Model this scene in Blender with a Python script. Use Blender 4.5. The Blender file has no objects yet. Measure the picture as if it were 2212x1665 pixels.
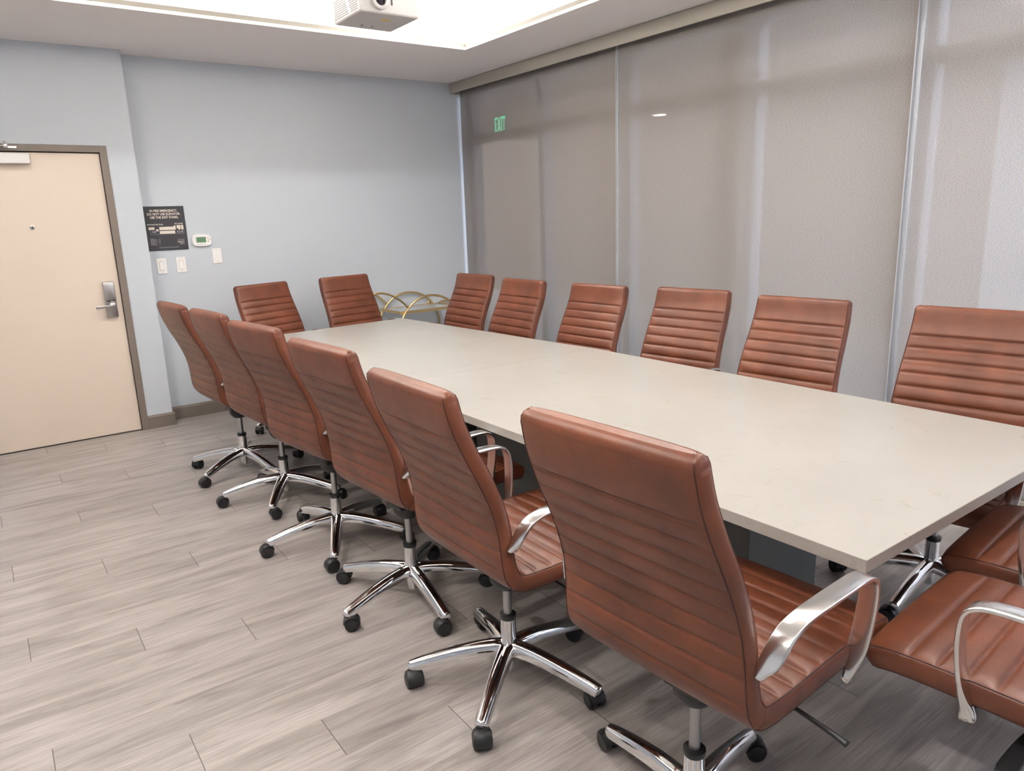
import bpy, bmesh, math, random
from mathutils import Vector, Matrix
import numpy as np

PI = math.pi
random.seed(5)
scn = bpy.context.scene
COL = scn.collection

# ------------------------------------------------------------------ camera, world, exposure
CAM_H = 1.52
YAW, PITCH, ROLL, FPX = 0.625099466, -0.230823561, -0.0348941085, 1567.09
cam_data = bpy.data.cameras.new('camera')
cam_data.sensor_fit = 'HORIZONTAL'
cam_data.sensor_width = 36.0
cam_data.lens = FPX / 2212.0 * 36.0
cam_data.clip_start = 0.05
cam = bpy.data.objects.new('camera', cam_data)
COL.objects.link(cam)
fwd = Vector((math.sin(YAW) * math.cos(PITCH), math.cos(YAW) * math.cos(PITCH), math.sin(PITCH)))
rgt = Vector((math.cos(YAW), -math.sin(YAW), 0))
upv = rgt.cross(fwd)
r2 = rgt * math.cos(ROLL) + upv * math.sin(ROLL)
u2 = -rgt * math.sin(ROLL) + upv * math.cos(ROLL)
M = Matrix((r2, u2, -fwd)).transposed().to_4x4()
M.translation = Vector((0, 0, CAM_H))
cam.matrix_world = M
scn.camera = cam

world = bpy.data.worlds.new('sky')
scn.world = world
world.use_nodes = True
wn = world.node_tree.nodes
wn['Background'].inputs[0].default_value = (0.78, 0.87, 1.0, 1)
wn['Background'].inputs[1].default_value = 6.5

scn.view_settings.view_transform = 'Standard'
scn.view_settings.look = 'None'
scn.view_settings.gamma = 1.0
scn.view_settings.exposure = 0.76
scn.view_settings.use_curve_mapping = False

# room dimensions (metres)
X_L, X_W = -2.3, 3.97          # left wall, plane of the shades
Y_N, Y_D, Y_B = -2.2, 6.05, 6.21   # near wall, door wall, back wall
Z_S, Z_T = 2.745, 3.09         # soffit, tray ceiling
TX0, TX1, TY0, TY1 = -0.75, 3.25, -0.3, 4.957   # opening of the tray

COVE_W, DOWN_W = 45.0, 9.0
WARM = (1.0, 0.975, 0.95)
def area(name, loc, sx, sy, watts, col=WARM, rot=(0, 0, 0), shape='RECTANGLE', spread=180):
    l = bpy.data.lights.new(name, 'AREA')
    l.shape = shape; l.size = sx
    if shape in ('RECTANGLE', 'ELLIPSE'): l.size_y = sy
    l.energy = watts; l.color = col; l.spread = math.radians(spread)
    o = bpy.data.objects.new(name, l); COL.objects.link(o)
    o.location = loc; o.rotation_euler = rot
    return o
# LED strips lying in the trough above the soffit, shining up at the tray ceiling
tz = Z_S + 0.075
area('cove_strip_light', ((TX0 + TX1) / 2, TY1 + 0.30, tz), TX1 - TX0, 0.03, COVE_W, rot=(PI, 0, 0))
area('cove_strip_light', ((TX0 + TX1) / 2, TY0 - 0.30, tz), TX1 - TX0, 0.03, COVE_W, rot=(PI, 0, 0))
area('cove_strip_light', (TX1 + 0.30, (TY0 + TY1) / 2, tz), 0.03, TY1 - TY0, COVE_W * 1.5, rot=(PI, 0, 0))
area('cove_strip_light', (TX0 - 0.30, (TY0 + TY1) / 2, tz), 0.03, TY1 - TY0, COVE_W * 1.5, rot=(PI, 0, 0))
DOWNLIGHTS = [(x, y) for x in (0.15, 2.55) for y in (4.45, 2.55, 0.65)]

# ------------------------------------------------------------------ node helpers
def mat(name, base=(0.8, 0.8, 0.8), rough=0.5, metal=0.0, **kw):
    m = bpy.data.materials.new(name); m.use_nodes = True
    b = m.node_tree.nodes['Principled BSDF']
    b.inputs['Base Color'].default_value = (*base, 1)
    b.inputs['Roughness'].default_value = rough
    b.inputs['Metallic'].default_value = metal
    for k, v in kw.items():
        b.inputs[k.replace('_', ' ')].default_value = v
    return m
def srgb(r, g, b):
    f = lambda c: (c / 255 / 12.92) if c / 255 <= 0.04045 else ((c / 255 + 0.055) / 1.055) ** 2.4
    return (f(r), f(g), f(b))
class NT:
    def __init__(s, m): s.m = m; s.t = m.node_tree; s.b = s.t.nodes.get('Principled BSDF')
    def n(s, typ, ins=None, **props):
        nd = s.t.nodes.new(typ)
        for k, v in props.items(): setattr(nd, k, v)
        for k, v in (ins or {}).items(): s.set(nd.inputs[k], v)
        return nd
    def set(s, sock, v):
        if isinstance(v, bpy.types.NodeSocket): s.t.links.new(v, sock)
        else: sock.default_value = v
    def math(s, op, a, b=0.0, c=None):
        nd = s.t.nodes.new('ShaderNodeMath'); nd.operation = op
        s.set(nd.inputs[0], a); s.set(nd.inputs[1], b)
        if c is not None: s.set(nd.inputs[2], c)
        return nd.outputs[0]
    def mix(s, f, a, b):
        nd = s.t.nodes.new('ShaderNodeMix'); nd.data_type = 'RGBA'
        s.set(nd.inputs[0], f)
        s.set(nd.inputs[6], (*a, 1) if isinstance(a, tuple) and len(a) == 3 else a)
        s.set(nd.inputs[7], (*b, 1) if isinstance(b, tuple) and len(b) == 3 else b)
        return nd.outputs[2]
    def ramp(s, f, stops):
        nd = s.t.nodes.new('ShaderNodeValToRGB'); s.set(nd.inputs[0], f)
        e = nd.color_ramp.elements
        while len(e) < len(stops): e.new(0.5)
        for el, (p, c) in zip(e, stops):
            el.position = p; el.color = (*c, 1) if len(c) == 3 else c
        return nd.outputs[0]
    def bump(s, h, strength=0.2, dist=0.002):
        nd = s.n('ShaderNodeBump', {'Height': h, 'Strength': strength, 'Distance': dist})
        s.t.links.new(nd.outputs[0], s.b.inputs['Normal'])
    def noise(s, vec, scale, detail=3, rough=0.5, dim='3D'):
        nd = s.n('ShaderNodeTexNoise', {'Scale': scale, 'Detail': detail, 'Roughness': rough}, noise_dimensions=dim)
        if vec is not None: s.t.links.new(vec, nd.inputs['Vector'])
        return nd.outputs[0]

# ------------------------------------------------------------------ materials
def wall_paint(name, col, rough=0.6):
    m = mat(name, col, rough); t = NT(m)
    co = t.n('ShaderNodeTexCoord').outputs['Object']
    t.bump(t.noise(co, 260, 2), 0.12, 0.001)
    return m
M_WALL = wall_paint('pale_blue_grey_paint', srgb(206, 212, 220), 0.5)
M_CEIL = wall_paint('ceiling_white', srgb(252, 247, 246), 0.7)
M_TRAY = wall_paint('tray_white', srgb(245, 242, 236), 0.7)
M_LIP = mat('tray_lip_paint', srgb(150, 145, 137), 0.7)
M_TRIM = mat('taupe_trim_paint', srgb(128, 117, 108), 0.42)
M_DOOR = mat('cream_door', srgb(230, 214, 198), 0.5)
M_FASCIA = mat('shade_fascia_paint', srgb(176, 170, 160), 0.5)
M_WHITE = mat('white_plastic', srgb(236, 232, 230), 0.35)
M_WHITE2 = mat('white_switch', srgb(250, 247, 244), 0.3)
M_CHROME = mat('chrome', (0.86, 0.86, 0.87), 0.06, 1.0)
M_ALU = mat('polished_aluminium', (0.80, 0.79, 0.78), 0.17, 1.0)
M_STEEL = mat('satin_steel', (0.52, 0.50, 0.49), 0.3, 1.0)
M_GREYMET = mat('grey_lift_tube', (0.45, 0.45, 0.46), 0.28, 1.0)
M_BLACK = mat('black_nylon', (0.018, 0.018, 0.02), 0.42)
M_DARK = mat('dark_gap', (0.02, 0.02, 0.02), 0.7)
M_GOLD = mat('brushed_gold', (0.72, 0.53, 0.26), 0.28, 1.0)
M_PIPE = mat('dark_piping', srgb(70, 34, 24), 0.5)
M_PLINTH = mat('grey_laminate', srgb(94, 95, 93), 0.5)
M_SIGN = mat('charcoal_sign', srgb(52, 50, 56), 0.4)
M_SIGNTXT = mat('cream_print', srgb(232, 222, 208), 0.5)
M_SIGNTXT2 = mat('grey_print', srgb(150, 148, 152), 0.5)
M_LCD = mat('green_lcd', srgb(98, 135, 100), 0.25)
M_GREYBTN = mat('grey_button', srgb(185, 183, 180), 0.4)
M_YEL = mat('yellow_label', srgb(214, 180, 40), 0.5)
M_LENS = mat('lens_glass', (0.02, 0.015, 0.02), 0.05, 0.0)
M_GLASS = mat('clear_glass', (0.93, 0.97, 0.96), 0.02, 0.0, Transmission_Weight=0.0, Alpha=0.18)
M_SHELF = mat('cart_shelf_glass', (0.80, 0.86, 0.86), 0.08, 0.0, Alpha=0.45)
M_MULL = mat('window_frame_paint', srgb(158, 166, 180), 0.4)
M_MULLD = mat('window_transom_paint', srgb(96, 84, 76), 0.5)

def emis(name, col, s):
    m = mat(name, (0, 0, 0), 0.5)
    b = m.node_tree.nodes['Principled BSDF']
    b.inputs['Emission Color'].default_value = (*col, 1); b.inputs['Emission Strength'].default_value = s
    return m
M_LED = emis('downlight_led', WARM, 12.0)
M_EXIT = emis('exit_green', (0.10, 0.85, 0.42), 4.2)
M_LAMP = emis('outdoor_lamp', (1.0, 0.85, 0.7), 16.0)

def make_leather():
    m = mat('brown_leather', srgb(146, 78, 52), 0.36); t = NT(m)
    tc = t.n('ShaderNodeTexCoord'); obj = tc.outputs['Object']
    oi = t.n('ShaderNodeObjectInfo').outputs['Random']
    sh = t.n('ShaderNodeVectorMath', {0: obj}, operation='ADD')
    cx = t.n('ShaderNodeCombineXYZ', {0: t.math('MULTIPLY', oi, 37.0), 1: t.math('MULTIPLY', oi, 11.0)})
    t.t.links.new(cx.outputs[0], sh.inputs[1])
    v = sh.outputs[0]
    n1 = t.noise(v, 6.5, 4, 0.6)
    n2 = t.noise(v, 38, 3, 0.6)
    c = t.ramp(n1, [(0.30, srgb(94, 51, 33)), (0.52, srgb(111, 61, 40)), (0.72, srgb(125, 70, 45))])
    c = t.mix(t.math('MULTIPLY', n2, 0.14), c, srgb(98, 52, 38))
    # thread of the seams that cross the pad: v coordinate is the distance along it in metres
    uv = t.n('ShaderNodeSeparateXYZ', {0: tc.outputs['UV']})
    dash = t.math('LESS_THAN', t.math('FRACT', t.math('MULTIPLY', uv.outputs[0], 180.0)), 0.62)
    tot = None
    for s0 in THREADS:
        d = t.math('LESS_THAN', t.math('ABSOLUTE', t.math('SUBTRACT', uv.outputs[1], s0)), 0.0011)
        tot = d if tot is None else t.math('MAXIMUM', tot, d)
    c = t.mix(t.math('MULTIPLY', t.math('MULTIPLY', t.math('MULTIPLY', tot, dash), t.math('LESS_THAN', t.math('ABSOLUTE', uv.outputs[0]), 0.226)), 0.75), c, srgb(62, 30, 22))
    t.t.links.new(c, t.b.inputs['Base Color'])
    t.t.links.new(t.math('ADD', 0.30, t.math('MULTIPLY', n2, 0.16)), t.b.inputs['Roughness'])
    h = t.math('ADD', t.math('MULTIPLY', t.noise(v, 420, 2), 0.5), t.math('MULTIPLY', t.noise(v, 22, 3), 0.9))
    t.bump(h, 0.22, 0.002)
    return m

def make_quartz():
    m = mat('cream_quartz', srgb(172, 168, 162), 0.28); t = NT(m)
    co = t.n('ShaderNodeTexCoord').outputs['Object']
    base = t.ramp(t.noise(co, 1.6, 5, 0.6), [(0.35, srgb(163, 160, 154)), (0.65, srgb(170, 167, 161))])
    w = t.n('ShaderNodeTexNoise', {'Scale': 7.0, 'Detail': 4.0, 'Roughness': 0.6}); t.t.links.new(co, w.inputs['Vector'])
    def veins(vec_scale, warp, width, seed):
        a = t.n('ShaderNodeVectorMath', {0: w.outputs['Color'], 1: (0.5, 0.5, 0.5)}, operation='SUBTRACT')
        b = t.n('ShaderNodeVectorMath', {0: a.outputs[0]}, operation='SCALE'); b.inputs['Scale'].default_value = warp
        c = t.n('ShaderNodeVectorMath', {0: co, 1: b.outputs[0]}, operation='ADD')
        d = t.n('ShaderNodeVectorMath', {0: c.outputs[0], 1: (seed, seed * 2, 0)}, operation='ADD')
        vo = t.n('ShaderNodeTexVoronoi', {'Scale': vec_scale}, feature='DISTANCE_TO_EDGE'); t.t.links.new(d.outputs[0], vo.inputs['Vector'])
        line = t.math('LESS_THAN', vo.outputs['Distance'], width)
        gate = t.n('ShaderNodeMapRange', {0: t.noise(d.outputs[0], 9.0, 2), 1: 0.56, 2: 0.70, 3: 0.0, 4: 1.0})
        return t.math('MULTIPLY', line, gate.outputs[0])
    c = t.mix(t.math('MULTIPLY', veins(6.0, 0.22, 0.012, 3.1), 0.75), base, srgb(140, 124, 108))
    c = t.mix(t.math('MULTIPLY', veins(11.0, 0.16, 0.014, 7.7), 0.55), c, srgb(150, 146, 138))
    t.t.links.new(c, t.b.inputs['Base Color'])
    return m

def make_floor():
    m = mat('grey_oak_planks', srgb(186, 174, 164), 0.42); t = NT(m)
    co = t.n('ShaderNodeTexCoord').outputs['Object']
    s = t.n('ShaderNodeSeparateXYZ', {0: co})
    X, Y = s.outputs[0], s.outputs[1]
    ry = t.math('DIVIDE', t.math('SUBTRACT', Y, 1.783), 0.1945)
    row = t.math('FLOOR', ry); fy = t.math('FRACT', ry)
    rx = t.math('DIVIDE', t.math('ADD', t.math('SUBTRACT', X, 0.643), t.math('MULTIPLY', row, 0.3465)), 1.366)
    pid = t.math('FLOOR', rx); fx = t.math('FRACT', rx)
    key = t.n('ShaderNodeCombineXYZ', {0: row, 1: pid})
    wn_ = t.n('ShaderNodeTexWhiteNoise', noise_dimensions='2D'); t.t.links.new(key.outputs[0], wn_.inputs['Vector'])
    rnd = wn_.outputs['Value']
    gx = t.math('ADD', t.math('MULTIPLY', X, 1.0), t.math('MULTIPLY', rnd, 40.0))
    gy = t.math('ADD', t.math('MULTIPLY', Y, 9.0), t.math('MULTIPLY', rnd, 17.0))
    gv = t.n('ShaderNodeCombineXYZ', {0: gx, 1: gy})
    nA = t.n('ShaderNodeTexNoise', {'Scale': 1.5, 'Detail': 6.0, 'Roughness': 0.62, 'Distortion': 0.7}); t.t.links.new(gv.outputs[0], nA.inputs['Vector'])
    gv2 = t.n('ShaderNodeCombineXYZ', {0: t.math('MULTIPLY', gx, 1.5), 1: t.math('MULTIPLY', gy, 5.0)})
    nB = t.n('ShaderNodeTexNoise', {'Scale': 3.0, 'Detail': 5.0, 'Roughness': 0.7}); t.t.links.new(gv2.outputs[0], nB.inputs['Vector'])
    c = t.ramp(nA.outputs[0], [(0.28, srgb(128, 121, 118)), (0.41, srgb(162, 154, 149)), (0.56, srgb(184, 176, 171)), (0.75, srgb(193, 185, 180))])
    fine = t.n('ShaderNodeMapRange', {0: nB.outputs[0], 1: 0.36, 2: 0.60, 3: 0.55, 4: 0.0})
    c = t.mix(fine.outputs[0], c, srgb(136, 126, 120))
    # knots
    kn = t.n('ShaderNodeTexVoronoi', {'Scale': 1.0}); kv = t.n('ShaderNodeCombineXYZ', {0: t.math('MULTIPLY', gx, 1.9), 1: t.math('MULTIPLY', gy, 0.55)})
    t.t.links.new(kv.outputs[0], kn.inputs['Vector'])
    kk = t.n('ShaderNodeMapRange', {0: kn.outputs['Distance'], 1: 0.03, 2: 0.13, 3: 0.5, 4: 0.0})
    c = t.mix(kk.outputs[0], c, srgb(128, 116, 108))
    tone = t.n('ShaderNodeMapRange', {0: rnd, 1: 0.0, 2: 1.0, 3: 0.97, 4: 1.03})
    c2 = t.n('ShaderNodeVectorMath', {0: c}, operation='SCALE'); t.t.links.new(tone.outputs[0], c2.inputs['Scale'])
    ex = t.math('LESS_THAN', t.math('MULTIPLY', fx, 1.366), 0.0026)
    ey = t.math('LESS_THAN', t.math('MULTIPLY', fy, 0.1945), 0.0016)
    c = t.mix(t.math('MAXIMUM', t.math('MULTIPLY', ex, 0.85), t.math('MULTIPLY', ey, 0.10)), c2.outputs[0], srgb(70, 62, 58))
    t.t.links.new(c, t.b.inputs['Base Color'])
    t.bump(nB.outputs[0], 0.12, 0.001)
    return m

def make_shade():
    m = bpy.data.materials.new('woven_shade_fabric'); m.use_nodes = True
    t = NT(m); t.t.nodes.remove(t.b)
    co = t.n('ShaderNodeTexCoord').outputs['Object']
    mp = t.n('ShaderNodeMapping', {'Vector': co, 'Scale': (1.0, 130.0, 260.0)})
    n1 = t.noise(mp.outputs[0], 1.0, 2, 0.7)
    col = t.ramp(n1, [(0.30, srgb(138, 128, 122)), (0.50, srgb(155, 146, 140)), (0.72, srgb(170, 161, 155))])
    dif = t.n('ShaderNodeBsdfDiffuse', {'Color': col})
    tl = t.n('ShaderNodeBsdfTranslucent', {'Color': col})
    tr = t.n('ShaderNodeBsdfTransparent', {'Color': (1, 0.98, 0.96, 1)})
    a = t.n('ShaderNodeMixShader', {0: 0.40, 1: dif.outputs[0], 2: tl.outputs[0]})
    b = t.n('ShaderNodeMixShader', {0: 0.10, 1: a.outputs[0], 2: tr.outputs[0]})
    out = t.t.nodes['Material Output']
    t.t.links.new(b.outputs[0], out.inputs['Surface'])
    return m

# ------------------------------------------------------------------ mesh helpers
def obj(name, verts, faces, m=None, parent=None, smooth=False, uvs=None):
    me = bpy.data.meshes.new(name)
    me.from_pydata([tuple(v) for v in verts], [], faces)
    if uvs is not None:
        uvl = me.uv_layers.new(name='UVMap')
        li = np.zeros(len(me.loops), dtype=np.int32); me.loops.foreach_get('vertex_index', li)
        uvl.data.foreach_set('uv', np.asarray(uvs, dtype=np.float32)[li].ravel())
    if smooth: me.polygons.foreach_set('use_smooth', [True] * len(me.polygons))
    me.update()
    o = bpy.data.objects.new(name, me); COL.objects.link(o)
    if m: me.materials.append(m)
    if parent: o.parent = parent
    return o
def obj_bm(name, bm, m=None, parent=None, smooth=False):
    bmesh.ops.recalc_face_normals(bm, faces=bm.faces)
    me = bpy.data.meshes.new(name); bm.to_mesh(me); bm.free()
    if smooth: me.polygons.foreach_set('use_smooth', [True] * len(me.polygons))
    o = bpy.data.objects.new(name, me); COL.objects.link(o)
    if m: me.materials.append(m)
    if parent: o.parent = parent
    return o
def bm_box(bm, lo, hi, bevel=0.0, seg=2):
    c = [(a + b) / 2 for a, b in zip(lo, hi)]; s = [b - a for a, b in zip(lo, hi)]
    r = bmesh.ops.create_cube(bm, size=1.0, matrix=Matrix.Translation(c) @ Matrix.Diagonal((*s, 1)))
    if bevel > 0:
        es = list({e for v in r['verts'] for e in v.link_edges})
        bmesh.ops.bevel(bm, geom=es, offset=bevel, segments=seg, affect='EDGES', profile=0.5)
def box(name, lo, hi, m, parent=None, bevel=0.0, seg=2, smooth=False):
    bm = bmesh.new(); bm_box(bm, lo, hi, bevel, seg)
    return obj_bm(name, bm, m, parent, smooth)
def lathe(name, prof, m, parent=None, n=28, axis='Z', at=(0, 0, 0), smooth=True, caps=True):
    """prof: list of (radius, height)."""
    vs, fs = [], []
    for (r, h) in prof:
        for i in range(n):
            a = 2 * PI * i / n
            x, y = r * math.cos(a), r * math.sin(a)
            p = (x, y, h) if axis == 'Z' else ((h, x, y) if axis == 'X' else (y, h, x))
            vs.append((p[0] + at[0], p[1] + at[1], p[2] + at[2]))
    for j in range(len(prof) - 1):
        for i in range(n):
            fs.append((j * n + i, j * n + (i + 1) % n, (j + 1) * n + (i + 1) % n, (j + 1) * n + i))
    if caps: fs.append(tuple(range(n))[::-1]); fs.append(tuple((len(prof) - 1) * n + i for i in range(n)))
    o = obj(name, vs, fs, m, parent, smooth)
    if smooth:
        mod = o.data
        try: mod.set_sharp_from_angle(angle=math.radians(40))
        except Exception: pass
    return o
def catmull(pts, n=12, closed=False):
    P = [Vector(p) for p in pts]; out = []
    L = len(P)
    for i in range(L if closed else L - 1):
        p0 = P[(i - 1) % L] if closed or i > 0 else P[0] * 2 - P[1]
        p1, p2 = P[i], P[(i + 1) % L]
        p3 = P[(i + 2) % L] if closed or i + 2 < L else P[-1] * 2 - P[-2]
        for k in range(n):
            t = k / n
            out.append(0.5 * ((2 * p1) + (-p0 + p2) * t + (2 * p0 - 5 * p1 + 4 * p2 - p3) * t * t + (-p0 + 3 * p1 - 3 * p2 + p3) * t ** 3))
    if not closed: out.append(P[-1])
    return out
def sweep(path, ring_fn, up=Vector((0, 0, 1)), closed=False):
    """ring_fn(i, n) -> list of (side, up) offsets; returns verts, faces."""
    vs, fs = [], []; n = len(path); k = None
    prev = None
    for i, p in enumerate(path):
        a = path[(i - 1) % n] if (closed or i > 0) else path[i]
        b = path[(i + 1) % n] if (closed or i < n - 1) else path[i]
        t = (b - a).normalized()
        if prev is None:
            side = t.cross(up)
            if side.length < 1e-4: side = t.cross(Vector((1, 0, 0)))
            side.normalize()
        else:
            side = prev - t * prev.dot(t); side.normalize()
        prev = side
        nn = side.cross(t).normalized()
        ring = ring_fn(i, n); k = len(ring)
        for (s, u) in ring: vs.append(p + side * s + nn * u)
    m = n if closed else n - 1
    for i in range(m):
        for j in range(k):
            a0 = i * k + j; a1 = i * k + (j + 1) % k
            b0 = ((i + 1) % n) * k + j; b1 = ((i + 1) % n) * k + (j + 1) % k
            fs.append((a0, a1, b1, b0))
    if not closed:
        fs.append(tuple(range(k))[::-1]); fs.append(tuple((n - 1) * k + j for j in range(k)))
    return vs, fs
def circ(r, k=8): return [(r * math.cos(2 * PI * j / k), r * math.sin(2 * PI * j / k)) for j in range(k)]
def tube(name, path, r, m, parent=None, k=8, closed=False):
    c = circ(r, k)
    vs, fs = sweep([Vector(p) for p in path], lambda i, n: c, closed=closed)
    return obj(name, vs, fs, m, parent, True)
def rrect(w, h, r, k=3):
    out = []
    for cx, cy, a0 in ((w - r, h - r, 0), (-w + r, h - r, 90), (-w + r, -h + r, 180), (w - r, -h + r, 270)):
        for i in range(k + 1):
            a = math.radians(a0 + 90 * i / k)
            out.append((cx + r * math.cos(a), cy + r * math.sin(a)))
    return out
def empty(name, loc=(0, 0, 0), rz=0.0):
    o = bpy.data.objects.new(name, None); COL.objects.link(o)
    o.location = loc; o.rotation_euler = (0, 0, rz); o.empty_display_size = 0.1
    return o
def tag(o, label, cat, group=None):
    o['label'] = label; o['category'] = cat
    if group: o['group'] = group
    return o
def struct(o, label=None):
    o['kind'] = 'structure'
    if label: o['label'] = label
    return o
def dup_tree(o, parent=None):
    c = o.copy(); COL.objects.link(c); c.parent = parent
    for ch in list(o.children): dup_tree(ch, c)
    return c

# ------------------------------------------------------------------ room shell
M_FLOOR = make_floor(); M_QUARTZ = make_quartz(); M_SHADE = make_shade()
struct(box('floor', (X_L - 0.1, Y_N - 0.1, -0.1), (4.05, Y_B + 0.1, 0.0), M_FLOOR), 'grey oak plank floor')
XC = 1.066     # where the door wall ends and the wall steps back
struct(box('wall_back', (XC, Y_B, 0.0), (4.22, Y_B + 0.12, 3.1), M_WALL), 'pale blue grey back wall')
DX0, DX1, DZ = -0.08, 0.838, 2.048   # door leaf opening
bm = bmesh.new()
bm_box(bm, (X_L - 0.1, Y_D, 0.0), (DX0 - 0.046, Y_B + 0.12, 3.1))
bm_box(bm, (DX1 + 0.046, Y_D, 0.0), (XC, Y_B + 0.12, 3.1))
bm_box(bm, (DX0 - 0.046, Y_D, DZ + 0.046), (DX1 + 0.046, Y_B + 0.12, 3.1))
struct(obj_bm('wall_door', bm, M_WALL), 'pale blue grey wall around the door, one step in front of the back wall')
struct(box('wall_left', (X_L - 0.12, Y_N - 0.1, 0), (X_L, Y_D, 3.1), M_WALL))
struct(box('wall_near', (X_L - 0.12, Y_N - 0.12, 0), (4.22, Y_N, 3.1), M_WALL))

# ceiling: soffit slab with the tray opening, upstand lip, tray ceiling above
bm = bmesh.new()
LW = 0.02
bm_box(bm, (X_L, Y_N, Z_S), (4.22, TY0, Z_S + 0.02))
bm_box(bm, (X_L, TY1, Z_S), (4.22, Y_B, Z_S + 0.02))
bm_box(bm, (X_L, TY0, Z_S), (TX0, TY1, Z_S + 0.02))
bm_box(bm, (TX1, TY0, Z_S), (4.22, TY1, Z_S + 0.02))
struct(obj_bm('ceiling', bm, M_CEIL), 'white dropped ceiling border around the lit tray')
bm = bmesh.new()
LH = 0.048
bm_box(bm, (TX0 - LW, TY1 + 0.001, Z_S + 0.021), (TX1 + LW, TY1 + LW, Z_S + LH))
bm_box(bm, (TX0 - LW, TY0 - LW, Z_S + 0.021), (TX1 + LW, TY0 - 0.001, Z_S + LH))
bm_box(bm, (TX1 + 0.001, TY0, Z_S + 0.021), (TX1 + LW, TY1, Z_S + LH))
bm_box(bm, (TX0 - LW, TY0, Z_S + 0.021), (TX0 - 0.001, TY1, Z_S + LH))
struct(obj_bm('trim_1', bm, M_LIP), 'white lip around the ceiling tray')
bm = bmesh.new()
TB = 0.42
bm_box(bm, (TX0 - TB, TY0 - TB, Z_T), (TX1 + TB, TY1 + TB, Z_T + 0.05))
bm_box(bm, (TX0 - TB - 0.03, TY0 - TB, Z_S + 0.02), (TX0 - TB, TY1 + TB, Z_T + 0.05))
bm_box(bm, (TX1 + TB, TY0 - TB, Z_S + 0.02), (TX1 + TB + 0.03, TY1 + TB, Z_T + 0.05))
bm_box(bm, (TX0 - TB, TY0 - TB - 0.03, Z_S + 0.02), (TX1 + TB, TY0 - TB, Z_T + 0.05))
bm_box(bm, (TX0 - TB, TY1 + TB, Z_S + 0.02), (TX1 + TB, TY1 + TB + 0.03, Z_T + 0.05))
struct(obj_bm('ceiling_tray', bm, M_TRAY), 'bright white recessed tray ceiling')

# recessed downlights in the tray ceiling
proto_dl = None
for i, (x, y) in enumerate(DOWNLIGHTS):
    if proto_dl is None:
        t0 = empty('recessed_downlight', (x, y, Z_T))
        lathe('trim_ring', [(0.052, 0.0), (0.052, -0.004), (0.075, -0.006), (0.078, 0.0)], M_WHITE, t0, 32)
        lathe('lens', [(0.0005, -0.002), (0.051, -0.002), (0.051, -0.0005), (0.0005, -0.0005)], M_LED, t0, 32)
        proto_dl = t0
    else:
        t0 = dup_tree(proto_dl); t0.location = (x, y, Z_T)
    tag(t0, 'round white recessed downlight in the bright tray ceiling', 'ceiling light', 'recessed downlights in the tray ceiling')
    l = area('downlight', (x, y, Z_T - 0.012), 0.10, 0.10, DOWN_W, shape='DISK', spread=160)

# ------------------------------------------------------------------ door and skirting
door = struct(empty('door_1', (0, Y_D, 0)), 'cream flush door in a taupe metal frame')
leaf = box('door_leaf', (DX0 + 0.003, 0.012, 0.008), (DX1 - 0.004, 0.055, DZ - 0.006), M_DOOR, door, 0.0015)
bm = bmesh.new()
bm_box(bm, (DX0 - 0.046, -0.012, 0), (DX0, 0.12, DZ + 0.046), 0.002)
bm_box(bm, (DX1, -0.012, 0), (DX1 + 0.046, 0.12, DZ + 0.046), 0.002)
bm_box(bm, (DX0, -0.012, DZ), (DX1, 0.12, DZ + 0.046), 0.002)
obj_bm('door_frame', bm, M_TRIM, door)
box('threshold', (DX0, 0.004, 0.0), (DX1, 0.12, 0.006), mat('threshold_metal', (0.12, 0.11, 0.10), 0.4, 0.6), door)
box('door_stop_gap', (DX0, 0.057, 0.0), (DX1, 0.06, DZ), M_DARK, door)
# peephole
ph = lathe('peephole', [(0.0145, 0.012), (0.0145, 0.006), (0.011, 0.004), (0.0005, 0.004)], M_STEEL, door, 24, 'Y', (0.36, 0, 1.548))
lathe('peephole_lens', [(0.007, 0.004), (0.0055, 0.002), (0.0005, 0.0015)], M_LENS, ph, 20, 'Y', (0.36, 0, 1.548))
# card lock
lock = box('lock_plate', (0.722, -0.012, 0.885), (0.797, 0.012, 1.147), M_STEEL, door, 0.006, 3, True)
box('card_reader_cover', (0.724, -0.020, 1.012), (0.795, -0.010, 1.144), M_STEEL, lock, 0.004, 3, True)
box('reader_slot', (0.732, -0.0215, 1.004), (0.793, -0.016, 1.010), M_BLACK, lock)
lathe('handle_rose', [(0.021, -0.010), (0.021, -0.030), (0.012, -0.034), (0.012, -0.062)], M_STEEL, lock, 24, 'Y', (0.765, 0, 0.972))
pth = catmull([(0.765, -0.058, 0.972), (0.745, -0.062, 0.972), (0.70, -0.058, 0.970), (0.655, -0.052, 0.968)], 8)
vs, fs = sweep(pth, lambda i, n: rrect(0.006, 0.010, 0.004), up=Vector((0, 0, 1)))
obj('lever_handle', vs, fs, M_STEEL, lock, True)
lathe('thumb_turn', [(0.008, -0.018), (0.008, -0.03), (0.001, -0.031)], M_STEEL, lock, 16, 'Y', (0.763, 0, 1.0))
# closer
cl = box('door_closer', (0.13, -0.052, 1.966), (0.412, 0.010, 2.032), M_WHITE, door, 0.004, 2)
box('closer_bracket', (0.275, -0.030, 2.062), (0.352, -0.008, 2.078), M_ALU, cl, 0.003)
lathe('closer_pivot', [(0.012, 2.064), (0.014, 2.072), (0.014, 2.088), (0.010, 2.093), (0.011, 2.102), (0.006, 2.108)], M_ALU, cl, 20, 'Z', (0.288, -0.045, 0))
tube('closer_arm', [(0.288, -0.045, 2.075), (0.17, -0.13, 2.068), (0.06, -0.24, 2.06)], 0.006, M_ALU, cl)
tube('closer_arm', [(0.06, -0.24, 2.052), (0.0, -0.10, 2.045), (-0.02, -0.03, 2.04)], 0.006, M_ALU, cl)

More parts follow.
